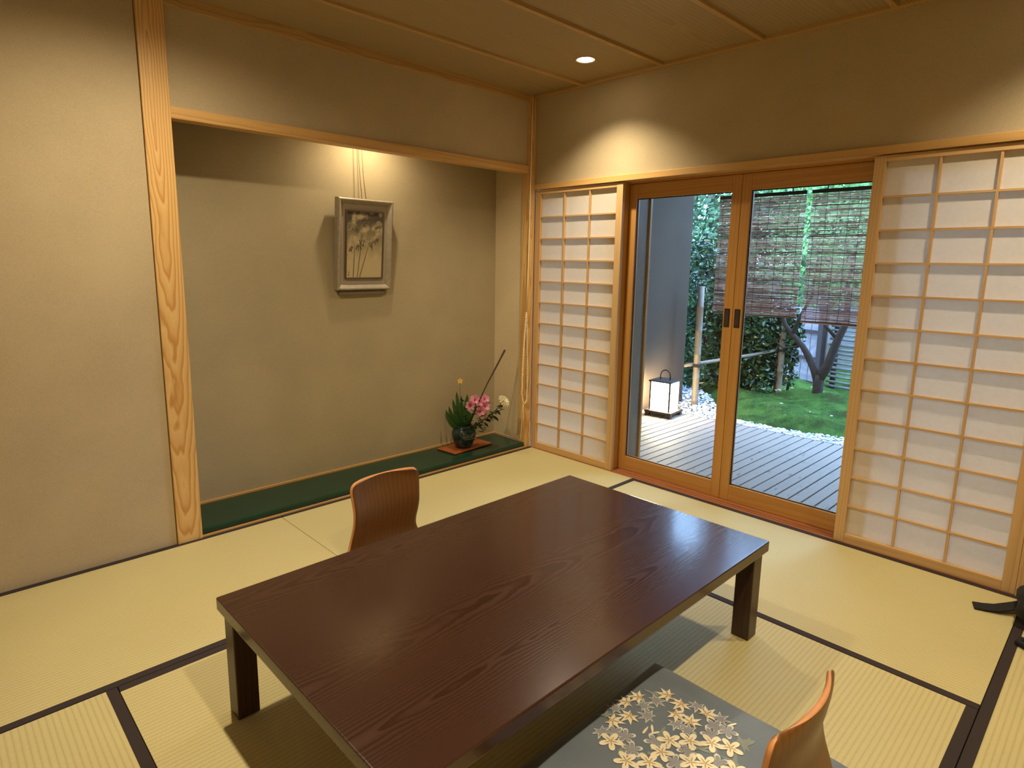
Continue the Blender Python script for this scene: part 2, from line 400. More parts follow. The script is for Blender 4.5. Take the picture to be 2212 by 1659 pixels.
t = thing('alcove_lamp', (-1.1,.09,2.139), 'small lamp hidden behind the alcove beam', 'lamp')
mesh_obj('lamp_body', MB().lathe([(.03,-.03),(.034,-.02),(.034,0)], (-1.1,.09,2.139), 24), bpy.data.materials['white_ring'], t)
lamp('alcove_beam', (-1.1,.09,2.10), ALCOVE_W, 156, .8, .022)

# ------------------------------------------------------------------ low table
tx0, tx1, ty0, ty1, th = -2.530, -1.012, -2.125, -1.226, .352
T = thing('low_table', ((tx0+tx1)/2, (ty0+ty1)/2, 0), 'low dark-stained wooden table with oval grain in the middle of the tatami', 'table')
top = mesh_obj('tabletop', MB().box(-(tx1-tx0)/2,(tx1-tx0)/2,-(ty1-ty0)/2,(ty1-ty0)/2,-.038,0), M['table'], T, world=False, bevel=.004, seg=3)
top.location.z += th
zt = th-.038; ins = .014; ap = .07
for y0, y1 in ((ty0+ap, ty0+ap+.02), (ty1-ap-.02, ty1-ap)):
    mesh_obj('apron', B(tx0+ap+.021, tx1-ap-.021, y0, y1, zt-.025, zt), M['table_leg'], T)
for x0, x1 in ((tx0+ap, tx0+ap+.02), (tx1-ap-.02, tx1-ap)):
    mesh_obj('apron', B(x0, x1, ty0+ap, ty1-ap, zt-.025, zt), M['table_leg'], T)
for sx in (tx0+ins, tx1-ins-.062):
    for sy in (ty0+ins, ty1-ins-.062):
        lo = mesh_obj('leg', B(sx, sx+.062, sy, sy+.062, .0005, zt), M['table_leg'], T, bevel=.003)

# ------------------------------------------------------------------ legless chairs
PROF = [(-.2745,.404,.135),(-.2745,.400,.151),(-.2740,.388,.1625),(-.2725,.368,.165),(-.268,.335,.163),(-.262,.295,.159),(-.261,.255,.158),(-.271,.215,.157),
        (-.286,.178,.157),(-.296,.145,.160),(-.298,.115,.168),(-.290,.082,.184),(-.268,.052,.202),(-.230,.032,.214),(-.17,.020,.22),(-.09,.0145,.222),(.05,.013,.222),(.2,.013,.216),(.252,.014,.206),(.264,.015,.180)]
def shell(rows, nu=15):
    mb = MB(); vs = []
    for y, z, hw in rows:
        k = min(1, max(0, (z-.03)/.30))
        for i in range(nu):
            u = -1+2*i/(nu-1)
            vs.append((u*hw, y-.028*k*(1-u*u), z+(-.004*u*u if z > .38 else 0)))
    fs = []
    for j in range(len(rows)-1):
        for i in range(nu-1): fs.append((j*nu+i, (j+1)*nu+i, (j+1)*nu+i+1, j*nu+i+1))
    return mb.add(vs, fs)
def floor_chair(x, y, rz, label):
    t = thing('floor_chair', (x, y, 0), label, 'chair', 'legless floor chairs', rz)
    for nm, rows in (('backrest', PROF[:13]), ('seat', PROF[12:])):
        o = mesh_obj(nm, shell(rows), [M['ply'], M['ply_edge']], t, world=False, smooth=True)
        sb = o.modifiers.new('sub', 'SUBSURF'); sb.levels = sb.render_levels = 1
        so = o.modifiers.new('thick', 'SOLIDIFY'); so.thickness = .013; so.offset = 0; so.material_offset_rim = 1
    return t
floor_chair(-1.81, -2.262, R(0), 'brown curved plywood floor chair holding the patterned blue-grey cushion')
floor_chair(-1.70, -1.080, R(180), 'brown curved plywood floor chair tucked in behind the low table')

# ------------------------------------------------------------------ floor cushion with leaf print
CX, CY = -1.81, -2.285; HU, HV = .305, .28
def cvmin(u): return -.262 + .052*(1-math.exp(-(max(0, abs(u)-.19)/.06)**2))*0 - .0
def cush_pt(a, b):
    """a, b in -1..1 -> local x, y"""
    x = a*HU*(1-.03*(1-b*b)); 
    yb = -.205-.075*min(1, max(0, (abs(x)-.17)/.07)); yf = HV*(1-.03*(1-a*a))
    y = yb+(yf-yb)*(b+1)/2
    return x, y
def cush_z(a, b, top=1):
    e = (1-abs(a)**5)*(1-abs(b)**5); e = max(0, e)**.45
    return .062+(.036*e if top else -.030*e)
def build_cushion():
    t = thing('floor_cushion', (CX, CY, 0), 'blue-grey floor cushion printed with a wreath of cream maple leaves', 'cushion')
    mb = MB(); N = 36
    g = [math.sin(math.pi/2*(-1+2*i/N)) for i in range(N+1)]
    for top in (1, 0):
        vs = []
        for b in g:
            for a in g:
                x, y = cush_pt(a, b); vs.append((x, y, cush_z(a, b, top)))
        fs = []
        for j in range(N):
            for i in range(N):
                q = (j*(N+1)+i, j*(N+1)+i+1, (j+1)*(N+1)+i+1, (j+1)*(N+1)+i); fs.append(q if top else q[::-1])
        mb.add(vs, fs)
    s = NT('slate_blue_cotton'); ob, _ = s.obj()
    s.set(color=s.ramp(s.noise(ob, 6, 3), [(.3, sr(104,113,120)), (.7, sr(118,127,134))]), rough=.85, sheen=.2, spec=.2)
    s.bump(s.noise(ob, 700, 2), .2, .001)
    mesh_obj('cover', mb, s.mat, t, world=False, smooth=True)
    # print: thin flat shapes lying on the cover
    def zat(x, y):
        a = x/HU; yb = -.205-.075*min(1, max(0, (abs(x)-.17)/.07)); b = -1+2*(y-yb)/(HV-yb)
        return cush_z(max(-1, min(1, a)), max(-1, min(1, b)))
    lift = [.0008]
    def shape(mb, pts, cx, cy, dz):
        c = len(mb.v); n = len(pts)
        vs = [(cx, cy, zat(cx, cy)+dz)]+[(x, y, zat(x, y)+dz) for x, y in pts]
        mb.add(vs, [(0, i+1, (i+1) % n+1) for i in range(n)])
    def maple(cx, cy, r, rot):
        L = [1,.42,.95,.40,.82,.36,.62,.18,.62,.36,.82,.40,.95,.42]
        A = [0,24,46,68,92,116,142,180,218,244,268,292,314,336]
        return [(cx+r*l*math.cos(rot+R(a)), cy+r*l*math.sin(rot+R(a))) for l, a in zip(L, A)]
    def lily(cx, cy, r, rot, n=5):
        p = []
        for k in range(n*8):
            a = 2*math.pi*k/(n*8); l = .30+.70*abs(math.cos(a*n/2))**1.1
            p.append((cx+r*l*math.cos(rot+a), cy+r*l*math.sin(rot+a)))
        return p
    def blade(cx, cy, r, rot):
        p = []
        for k in range(12):
            a = 2*math.pi*k/12; x = r*math.cos(a); y = r*.2*math.sin(a)*(1-.3*math.cos(a))
            p.append((cx+x*math.cos(rot)-y*math.sin(rot), cy+x*math.sin(rot)+y*math.cos(rot)))
        return p
    CM = [(.098,.202),(.059,.214),(-.029,.198),(.018,.176),(.163,.15),(.159,.106),(.114,.095),(.116,.053),(.175,.039)]
    GM = [(.014,.225),(.119,.162),(.053,.14),(.077,.174),(.188,.072),(.085,.078),(.084,.041),(.184,.008),(-.079,.196)]
    CL = [(-.091,.157),(.019,.057),(-.029,.05),(.055,.02),(.089,-.021),(.11,-.06),(-.115,.093),(-.078,.053),(-.004,-.016),(.018,-.042),(-.13,.04),(-.10,-.02),(-.05,-.06),(.05,-.10)]
    GL = [(-.059,.17),(-.05,.142),(-.074,.105),(-.012,.08),(.023,.008),(.115,-.005),(-.032,.01),(.045,-.062),(.151,.003),(.158,-.028),(-.09,.01)]
    BL = [(.152,-.066),(.051,-.005),(.019,.084),(-.103,.119),(-.059,.072),(.065,-.044),(.074,-.089),(.146,-.08),(.142,.178),(-.02,.225)]
    BU = [(.004,.118),(.012,.097),(.188,-.025),(.02,.108)]
    cream, line, grey, veil, vein = MB(), MB(), MB(), MB(), MB()
    rr = random.Random(5)
    for p in BL: 
        for d in (0, .9, -.8): 
            a = rr.uniform(0, 6.28)+d; shape(veil, blade(p[0]+.012*math.cos(a), p[1]+.012*math.sin(a), .024, a), p[0]+.012*math.cos(a), p[1]+.012*math.sin(a), .0008)
    for lst, fn, r in ((GM, maple, .034), (GL, lily, .028)):
        for p in lst:
            a = rr.uniform(0, 6.28); shape(line, fn(p[0], p[1], r, a), *p, .0012); shape(grey, fn(p[0], p[1], r*.80, a), *p, .0016)
    for lst, fn, r in ((CM, maple, .037), (CL, lily, .032)):
        for p in lst:
            a = rr.uniform(0, 6.28); shape(cream, fn(p[0], p[1], r, a), *p, .0020)
            for k in range(5):
                b = a+2*math.pi*k/5; q = (p[0]+r*.28*math.cos(b), p[1]+r*.28*math.sin(b)); shape(vein, blade(*q, r*.26, b), *q, .0024)
    for p in BU:
        a = rr.uniform(0, 6.28); shape(cream, blade(*p, .016, a+.5), *p, .0020)
    mesh_obj('cream_print', cream, plain('cream_print', sr(240,226,190), .85), t, world=False)['kind'] = 'stuff'
    mesh_obj('outline_print', line, plain('pale_line_print', sr(226,222,206), .85), t, world=False)['kind'] = 'stuff'
    mesh_obj('grey_print', grey, plain('grey_print', sr(150,149,148), .85), t, world=False)['kind'] = 'stuff'
    mesh_obj('leaf_print', veil, plain('pale_leaf_print', sr(140,146,134), .85), t, world=False)['kind'] = 'stuff'
    mesh_obj('vein_print', vein, plain('vein_print', sr(190,160,112), .85), t, world=False)['kind'] = 'stuff'
build_cushion()

# ------------------------------------------------------------------ hanging picture in the alcove
def build_picture():
    H, Wd = .515, .360
    t = thing('hanging_picture', (-1.120, .272, 1.372), 'framed ink painting of bamboo hanging in the alcove', 'picture')
    t.rotation_euler = (R(5.2), 0, R(0.8)); loc = dict(world=False)
    silver = plain('silver_grey_wood', sr(158,146,124), .45, .1, 40, metal=.15)
    # moulding: outer edge proud, sloping in to the mount; facing -y
    prof = [(0, .030), (0, -.010), (.006, -.014), (.012, -.013), (.030, .004), (.030, .012)]
    fr = MB(); vs = []; k = len(prof)
    for sx, sz in ((-1,-1),(1,-1),(1,1),(-1,1)):
        for d, y in prof: vs.append((sx*(Wd/2-d), y, sz*(H/2-d)))
    fs = []
    for c in range(4):
        for j in range(k-1): fs.append((c*k+j, ((c+1) % 4)*k+j, ((c+1) % 4)*k+j+1, c*k+j+1))
    fr.add(vs, fs); fr.add([(-Wd/2,.03,-H/2),(Wd/2,.03,-H/2),(Wd/2,.03,H/2),(-Wd/2,.03,H/2)], [(0,1,2,3)])
    mesh_obj('frame', fr, silver, t, **loc)
    mesh_obj('mount', B(-Wd/2+.028,Wd/2-.028,.008,.014,-H/2+.028,H/2-.028), plain('mount_cloth', sr(160,146,126), .8, .05, 300, .1), t, **loc)
    iw, ih = .236, .372
    inner = MB()
    for a, b, c, d in ((-iw/2-.008,iw/2+.008,ih/2,ih/2+.008),(-iw/2-.008,iw/2+.008,-ih/2-.008,-ih/2),(-iw/2-.008,-iw/2,-ih/2,ih/2),(iw/2,iw/2+.008,-ih/2,ih/2)):
        inner.box(a, b, -.002, .009, c, d)
    mesh_obj('slip', inner, plain('dark_slip', sr(84,70,50), .5), t, **loc)
    s = NT('ink_wash_paper'); ob, x = s.obj()
    n1 = s.noise(ob, 17, 4); grad = s.math('MULTIPLY_ADD', x[2], 4.2, .40)
    blot = s.math('MULTIPLY', s.ramp(n1, [(.34, (0,0,0,1)), (.54, (1,1,1,1))]), s.math('MINIMUM', s.math('MAXIMUM', grad, 0), 1))
    s.set(color=s.mix(blot, sr(184,166,124), sr(66,58,46)), rough=.8)
    mesh_obj('painting', B(-iw/2,iw/2,.002,.008,-ih/2,ih/2), s.mat, t, **loc)
    ink = MB()
    def stroke(p, q, w0, w1, y=.0014):
        p, q = Vector((p[0], 0, p[1])), Vector((q[0], 0, q[1])); d = (q-p).normalized(); nrm = Vector((-d.z, 0, d.x))
        mid = (p+q)/2
        pts = [p-nrm*w0, mid-nrm*w1, q, mid+nrm*w1, p+nrm*w0]
        ink.add([(v.x, y, v.z) for v in pts], [(0,1,2,3,4)])
    for x0, x1, zt in ((-.072,-.066,.02),(-.046,-.008,.14),(-.030,.040,.05)):
        stroke((x0,-.184),(x1,zt),.0022,.0022)
    rr = random.Random(3)
    for c in ((-.02,.13),(-.075,.10),(.02,.15),(.075,.04),(-.09,-.01),(.04,.01),(-.04,.0),(.09,.11),(-.02,.03)):
        for k in range(8):
            a = R(rr.uniform(200, 340)); l = rr.uniform(.018,.042); p = (c[0]+rr.uniform(-.015,.015), c[1]+rr.uniform(-.012,.012))
            q = (max(-.112, min(.112, p[0]+l*math.cos(a))), min(.18, p[1]+l*math.sin(a))); p = (max(-.112, min(.112, p[0])), min(.18, p[1]))
            if abs(p[0]-q[0])+abs(p[1]-q[1]) > .006: stroke(p, q, .0004, .0030, .0013-.00002*k)
    stroke((-.106,-.172),(-.098,-.168),.003,.004); stroke((-.102,-.16),(-.1,-.15),.002,.003)
    mesh_obj('ink_strokes', ink, plain('brown_ink', sr(96,82,58), .8), t, **loc)
    mesh_obj('bottom_rest', B(-Wd/2+.02,Wd/2-.03,.0,.03,-H/2-.03,-H/2-.004), plain('grey_rest', sr(112,100,80), .7), t, bevel=.004, **loc)
    c = MB()
    c.tube([(-1.139,.258,1.615),(-1.143,.268,1.75),(-1.146,.290,2.139)], .0018, 6)
    c.tube([(-1.112,.258,1.615),(-1.121,.268,1.75),(-1.126,.290,2.139)], .0018, 6)
    hc = mesh_obj('hanging_cord', c, plain('brown_cord', sr(120,98,66), .8), None, smooth=True)
    bpy.context.view_layer.update(); hc.parent = t; hc.matrix_parent_inverse = t.matrix_world.inverted()
build_picture()

# ------------------------------------------------------------------ vase, tray and flowers
VX, VY, VZ = -.462, .165, .0535
def build_flowers():
    t = thing('flat_tray', (-.435,.185,.0405), 'flat reddish-brown wooden tray under the vase in the alcove', 'tray', rz=R(5))
    mesh_obj('board', MB().box(-.178,.178,-.088,.088,.0035,.012), wood('tray_wood', sr(124,62,26), sr(162,88,42), axis=0, ring=.012, tilt=.05, board=.3, rough=.45), t, world=False, bevel=.0025)
    for sx in (-.15, .15): mesh_obj('foot', B(sx-.01,sx+.01,-.075,.075,.0002,.0035), M['lantern_wood'], t, world=False)
    v = thing('flower_vase', (VX,VY,VZ), 'rounded dark teal glazed pottery vase on the wooden tray', 'vase')
    pf = [(.0,.0),(.040,.0),(.052,.006),(.066,.028),(.078,.062),(.083,.090),(.080,.112),(.070,.130),(.060,.138),(.058,.146),(.062,.152),(.056,.153),(.052,.145),(.054,.135),(.070,.11),(.0,.10)]
    def sq(a, z): return 1+.03*math.sin(2*a+1)+.018*math.sin(5*a+z*60)
    s = NT('teal_glaze'); ob, x = s.obj()
    s.set(color=s.ramp(s.noise(ob, 22, 5, .6), [(.3, sr(16,28,30)), (.55, sr(34,54,54)), (.75, sr(70,92,84))]), rough=.22, coat=.4)
    s.bump(s.noise(ob, 30, 3), .35, .006)
    mesh_obj('body', MB().lathe(pf, (0,0,0), 40, squash=sq), s.mat, v, world=False, smooth=True)
    rg = MB()
    for z0, amp, ph in ((.095,.012,.0),(.062,.010,1.2)):
        pts = []
        for k in range(15):
            a = R(205+ph*18)+R(95)*k/14; zz = z0+amp*math.sin(k/14*math.pi*1.4)
            rad = float(np.interp(zz, [p[1] for p in pf[:8]], [p[0] for p in pf[:8]]))*sq(a, zz)+.001
            pts.append((rad*math.cos(a), rad*math.sin(a), zz))
        rg.tube(pts, [.0015+.0065*math.sin(math.pi*k/14) for k in range(15)], 8)
    mesh_obj('clay_ridge', rg, s.mat, v, world=False, smooth=True)
    mouth = Vector((VX, VY, VZ+.11))
    stemg = plain('stem_green', sr(58,84,44), .5); dk = leafmat('dark_leaf', [sr(24,46,26), sr(38,66,34), sr(62,84,50)], .45, .15)
    iris = leafmat('iris_leaf', [sr(36,70,30), sr(54,92,38), sr(44,80,40)], .4, .2)
    def bez(p, q, bow, n=8):
        p, q = Vector(p), Vector(q); c = (p+q)/2+Vector(bow)
        return [(1-k/n)**2*p+2*(1-k/n)*(k/n)*c+(k/n)**2*q for k in range(n+1)]
    def blade_leaf(mb, p, q, bow, wid):
        pts = bez(p, q, bow, 8); side = (Vector(q)-Vector(p)).cross(Vector((.72,.69,-.1))).normalized()
        vs = []; fs = []
        for k, c in enumerate(pts):
            wd = wid*(.35+.9*math.sin(math.pi*min(1, k/8*.9+.1)))*(1 if k < 8 else .03); n_ = Vector((-.72,-.69,.1))*wd*.35
            vs += [c-side*wd, c+n_*-.6, c+side*wd]
        for k in range(8): fs += [(3*k,3*k+1,3*k+4,3*k+3),(3*k+1,3*k+2,3*k+5,3*k+4)]
        mb.add(vs, fs)
    def small_leaf(mb, p, d, l, wd):
        p = Vector(p); d = Vector(d).normalized(); sd = d.cross(Vector((.3,.4,.9))); sd = sd.normalized() if sd.length > .05 else Vector((1,0,0)); nn = d.cross(sd)
        vs = [p, p+d*l*.45+sd*wd+nn*wd*.3, p+d*l, p+d*l*.45-sd*wd+nn*wd*.3, p+d*l*.5]
        mb.add(vs, [(0,1,4),(1,2,4),(4,2,3),(0,4,3)])
    # iris leaves: one clump
    t = thing('iris_leaves', mouth, 'clump of broad pointed green leaves rising at left of the vase', 'plant')
    for q, bw, wd in (((-.612,.165,.335),(-.045,0,-.03),.014),((-.585,.17,.352),(-.03,0,-.02),.015),((-.552,.17,.395),(-.02,0,0),.013),((-.512,.18,.442),(-.015,0,0),.013),
                      ((-.425,.17,.412),(.0,0,0),.015),((-.468,.185,.405),(0,0,0),.012),((-.535,.16,.30),(-.03,0,0),.016),((-.445,.12,.30),(.0,-.02,0),.016)):
        mb = MB(); blade_leaf(mb, mouth+Vector(((q[0]-VX)*.12,0,0)), q, bw, wd); mesh_obj('leaf', mb, iris, t, smooth=True)
    # pink flowers
    pink = leafmat('pink_petal', [sr(176,84,112), sr(206,118,142), sr(222,150,166)], .6, .25)
    pdk = plain('flower_throat', sr(120,44,66), .7)
    def trumpet(t, c, d, r, mats, n=6):
        c = Vector(c); d = Vector(d).normalized(); u = d.cross(Vector((0,0,1))).normalized(); v_ = d.cross(u)
        mb = MB()
        for k in range(n):
            a = 2*math.pi*k/n+.3; wv = r*1.0; e = u*math.cos(a)+v_*math.sin(a); s_ = -u*math.sin(a)+v_*math.cos(a)
            vs = [c-d*r*.5, c+e*r*.5+s_*wv*.42+d*r*.05, c+e*r*1.0+s_*wv*.34+d*r*.18, c+e*r*1.12+d*r*.08, c+e*r*1.0-s_*wv*.34+d*r*.18, c+e*r*.5-s_*wv*.42+d*r*.05, c+e*r*.55-d*r*.02]
            mb.add(vs, [(0,1,6),(1,2,6),(2,3,6),(3,4,6),(4,5,6),(5,0,6)])
        mesh_obj('blossom', mb, mats[0], t, smooth=True)
        o = MB().lathe([(0,-r*.05),(r*.2,0),(r*.14,r*.10),(0,r*.14)], (0,0,0), 8)
        q = Vector((0,0,1)).rotation_difference(d); o.v = [tuple(q @ Vector(p)+c-d*r*.1) for p in o.v]
        mesh_obj('throat', o, mats[1], t)
    cams = Vector((-.62,-.62,.35))
    t = thing('pink_flowers', mouth, 'branch of pink trumpet-shaped flowers in the middle of the vase', 'flower')
    st = MB(); st.tube(bez(mouth, (-.44,.05,.37), (.0,-.03,.02)), .004, 6); lf = MB()
    rr = random.Random(9)
    for c, dd in (((-.478,.035,.402),(-.2,0,.3)),((-.396,.03,.398),(.3,0,.3)),((-.512,.04,.366),(-.5,0,-.1)),((-.408,.01,.352),(.2,0,0)),((-.458,.0,.330),(0,-.2,-.3)),((-.440,.04,.380),(0,0,.1))):
        trumpet(t, c, cams+Vector(dd), .030, (pink, pdk)); st.tube(bez((-.44,.07,.33), Vector(c)-cams*.02, (0,0,0), 4), .002, 5)
    bud = MB().lathe([(.001,0),(.008,.012),(.011,.026),(.006,.040),(.0,.044)], (-.402,.01,.262), 8); mesh_obj('bud', bud, pink, t, smooth=True)
    for k in range(90):
        a = rr.uniform(0, 6.28); rad = rr.uniform(.02,.085); z = rr.uniform(.17,.385)
        small_leaf(lf, (-.445+rad*.8*math.cos(a), .07+rad*.7*math.sin(a), z), (math.cos(a), math.sin(a)-.5, rr.uniform(-.2,.5)), rr.uniform(.035,.055), rr.uniform(.009,.014))
    mesh_obj('stem', st, stemg, t, smooth=True); mesh_obj('leaves', lf, dk, t)
    # white flower with leafy stem leaning right
    t = thing('white_flower', mouth, 'single white many-petalled flower leaning right on a leafy stem', 'flower')
    hd = Vector((-.298,-.045,.376)); pts = bez(mouth, hd, (.03,-.02,-.03), 12)
    mesh_obj('stem', MB().tube(pts, .0035, 6), stemg, t, smooth=True)
    d = Vector((.25,-.75,.6)).normalized(); u = d.cross(Vector((0,0,1))).normalized(); v_ = d.cross(u)
    mb = MB()
    for ring, (rad, lift, n, l) in enumerate(((.007,.024,6,.018),(.014,.020,9,.023),(.021,.012,12,.025),(.026,.002,14,.025))):
        for k in range(n):
            a = 2*math.pi*k/n+ring*.4; e = u*math.cos(a)+v_*math.sin(a); s_ = -u*math.sin(a)+v_*math.cos(a); b = hd+e*rad*.3
            mb.add([b, b+e*(rad*.6+l*.3)+s_*.006+d*lift, b+e*(rad*.6+l*.8)+s_*.0045+d*(lift+.004), b+e*(rad*.6+l)+d*lift, b+e*(rad*.6+l*.8)-s_*.0045+d*(lift+.004), b+e*(rad*.6+l*.3)-s_*.006+d*lift],
                   [(0,1,2,3,4,5)])
    mesh_obj('petals', mb, leafmat('white_petal', [sr(240,228,190), sr(250,244,214)], .6, .2), t, smooth=True)
    lf = MB()
    for k in range(60):
        p = pts[rr.randint(2, 11)]; a = rr.uniform(0, 6.28)
        small_leaf(lf, p, (math.cos(a)+.3, math.sin(a)-.3, rr.uniform(-.7,.5)), rr.uniform(.035,.062), rr.uniform(.008,.013))
    for q in ((-.304,.0,.235),(-.396,0,.21),(-.478,.03,.178),(-.285,.0,.273),(-.33,.0,.25),(-.36,.02,.23),(-.42,.03,.19)):
        a = Vector(q); small_leaf(lf, a-Vector((.03,0,-.045)), (.05,0,-.06), .062, .012)
    mesh_obj('leaves', lf, dk, t)
    # yellow flower, bare branch
    t = thing('yellow_flower', mouth, 'tiny yellow flower on a thin stem above the iris leaves', 'flower')
    mesh_obj('stem', MB().tube(bez(mouth, (-.474,.19,.498), (-.02,0,.03)), .0013, 5), stemg, t, smooth=True)
    yb = MB()
    for k in range(5):
        a = 2*math.pi*k/5+.3; e = Vector((.75*math.cos(a), -.6*math.cos(a), math.sin(a))); c = Vector((-.474,.188,.503)); s_ = Vector((-.75*math.sin(a), .6*math.sin(a), math.cos(a)))
        yb.add([c, c+e*.012+s_*.008, c+e*.022, c+e*.012-s_*.008], [(0,1,2,3)])
    mesh_obj('petals', yb, leafmat('yellow_petal', [sr(236,180,60), sr(246,206,110)], .6, .2), t)
    t = thing('bare_branch', mouth, 'straight dark brown twig slanting up right from the vase', 'branch')
    tw = [mouth+Vector((0,-.03,0)), Vector((-.424,.03,.421)), Vector((-.37,.024,.51)), Vector((-.30,.01,.622)), Vector((-.245,0,.712))]
    mesh_obj('twig', MB().tube(tw, [.004,.004,.0048,.0058,.0078], 6), plain('twig_bark', sr(62,38,24), .8, .2, 80, .4), t, smooth=True)
build_flowers()

# ------------------------------------------------------------------ pull cord hanging on the corner post
pc = MB(); y = -.020
loop = [(-.060,y,CZ-.05),(-.062,y,1.78),(-.068,y,1.30),(-.070,y,1.05)]
pc.tube([(-.048,y,2.30),(-.050,y,1.9),(-.052,y,1.78),(-.060,y,1.2),(-.070,y,.95)], .0042, 6)
lp = [(-.070,y,.95),(-.084,y,.75),(-.094,y,.55),(-.098,y,.40),(-.086,y,.338),(-.070,y,.322),(-.053,y,.342),(-.046,y,.42),(-.050,y,.6),(-.058,y,.8),(-.066,y,.95)]
pc.tube(lp, .0042, 6)
t = thing('pull_cord', (-.07,y,.32), 'cream beaded pull cord hanging in a long loop on the corner post', 'cord')
mesh_obj('cord', pc, plain('cream_cord', sr(240,222,180), .7), t, smooth=True)
bd = MB()
for a, b in zip(lp[:-1], lp[1:]):
    a, b = Vector(a), Vector(b); n_ = max(1, int((b-a).length/.011))
    for k in range(n_):
        p = a.lerp(b, k/n_); bd.lathe([(.0,-.006),(.0058,-.003),(.0058,.003),(.0,.006)], p, 6)
mesh_obj('beads', bd, bpy.data.materials['cream_cord'], t, smooth=True)['kind'] = 'stuff'
tl = MB(); tl.tube([(-.085,y,.336),(-.092,y,.25),(-.098,y,.12),(-.110,y,.07)], .0016, 5); tl.tube([(-.08,y,.33),(-.078,y,.2),(-.082,y,.1)], .0016, 5)
mesh_obj('tail', tl, bpy.data.materials['cream_cord'], t, smooth=True)

# ------------------------------------------------------------------ black bag at the right edge with a loose strap
bagm = plain('black_nylon', sr(16,15,16), .75, .2, 200, .3)
t = thing('black_bag', (-.15,-2.888,0), 'black fabric bag at the right edge with a loose strap on the tatami', 'bag')
bm = bmesh.new(); bmesh.ops.create_icosphere(bm, subdivisions=4, radius=1)
bb = MB(); pts = []
for v in bm.verts:
    x, y_, z = v.co; e = lambda c, p: math.copysign(abs(c)**p, c)
    nx = .17*e(x,.6)*(1+.06*math.sin(9*y_+3*z)); ny = .17*e(y_,.6)*(1+.05*math.sin(7*x+5*z)); nz = .5+.5*e(z,.7)
    pts.append((-.15+nx, -2.888+ny, .002+.125*nz*(1+.08*math.sin(5*x+4*y_))))
bb.add(pts, [tuple(v.index for v in f.verts) for f in bm.faces]); bm.free()
mesh_obj('bag_body', bb, bagm, t, smooth=True)
def strap(pts, wid, th_=.004):
    mb = MB(); vs = []; P = [Vector(p) for p in pts]
    for i, p in enumerate(P):
        d = (P[min(i+1, len(P)-1)]-P[max(i-1, 0)]).normalized(); sd = d.cross(Vector((0,0,1))).normalized()*wid/2
        vs += [p-sd, p+sd, p+sd+Vector((0,0,th_)), p-sd+Vector((0,0,th_))]
    fs = [(0,1,2,3)]
    for i in range(len(P)-1):
        for k in range(4): fs.append((4*i+k, 4*i+4+k, 4*i+4+(k+1) % 4, 4*i+(k+1) % 4))
    fs.append(tuple(4*(len(P)-1)+k for k in (3,2,1,0))); return mb.add(vs, fs)
mesh_obj('strap', strap([(-.222,-2.602,.003),(-.212,-2.635,.006),(-.20,-2.67,.012),(-.175,-2.71,.026),(-.15,-2.75,.045),(-.14,-2.80,.06)], .055), bagm, t)
bk = MB().tube([(-.385,-2.80,.012),(-.395,-2.765,.014),(-.42,-2.76,.014),(-.44,-2.80,.012),(-.36,-2.90,.03)], .012, 8)
mesh_obj('webbing', bk, bagm, t, smooth=True)

# ================================================================== OUTSIDE
GZ = -.12
struct('ground', B(.28,14,-12,10,-.5,GZ-.03), plain('dark_soil', sr(74,66,52), .95, .25, 12, .4))
DX = 1.80; DZ = -.02
deck = struct('deck_base', B(.285,DX-.03,-4.2,.155,-.2,DZ-.05), plain('deck_shadow', sr(40,36,34), .9), center=False)
dm = wood('weathered_deck', sr(108,96,86), sr(152,138,126), spots=.8, axis=0, ring=.008, tilt=.05, board=.3, rough=.62, bump=.15, fine=.55, wob=.012, sharp=.6)
pitch_, y = .0718, .155
dl = B(-(DX-.24)/2, (DX-.24)/2, -.0314, .0314, -.024, 0)
first = None
while y > -4.1:
    if first is None:
        first = mesh_obj('deck_board', dl, dm, None, bevel=.002, seg=1, center=False); q = first
    else:
        q = first.copy(); COL.objects.link(q)
    q.location = ((DX+.24)/2, y-.0359, DZ); q.parent = deck; y -= pitch_
struct('trim_17', B(DX-.002,DX+.022,-4.2,.155,-.16,DZ-.001), plain('deck_fascia', sr(92,86,82), .7), bevel=.002)
struct('roof_eaves_and_shade', MB().box(.14,1.48,-5,3,2.34,2.44).box(1.44,1.50,-5,-.45,2.22,2.34).box(1.49,2.6,-.42,3,2.34,2.44), plain('eaves_wood', sr(92,74,54), .8))  # eaves and beam; last slab is an unseen addition shading the sleeve wall top

# gravel
gv = MB(); k = 0
ico = [(0,0,1),(.89,0,.45),(.28,.85,.45),(-.72,.53,.45),(-.72,-.53,.45),(.28,-.85,.45),(0,0,-.6)]
icf = [(0,1,2),(0,2,3),(0,3,4),(0,4,5),(0,5,1),(6,2,1),(6,3,2),(6,4,3),(6,5,4),(6,1,5)]
def pebble(x, y, z, s_):
    a = rng.uniform(0, 6.28); c, s1 = math.cos(a), math.sin(a); sx, sy, sz = s_*rng.uniform(.7,1.3, 3)
    gv.add([(x+(p[0]*c-p[1]*s1)*sx, y+(p[0]*s1+p[1]*c)*sy, z+p[2]*sz*.8) for p in ico], icf)
def moss_edge(y): return 2.02+.05*math.sin(3*y)+.03*math.sin(9*y+1)+ max(0, y+.55)*.9
for k in range(7000):
    yy = rng.uniform(-2.6, .9); x0 = DX+.02; x1 = moss_edge(yy)+.06
    xx = rng.uniform(x0, max(x0+.1, min(x1, 3.1))); hump = .05*max(0, min(1, (yy+.6)/.5))*max(0, min(1, (xx-2.0)/.4))
    pebble(xx, yy, -.055+rng.uniform(-.015,.012)+hump, rng.uniform(.008,.019))
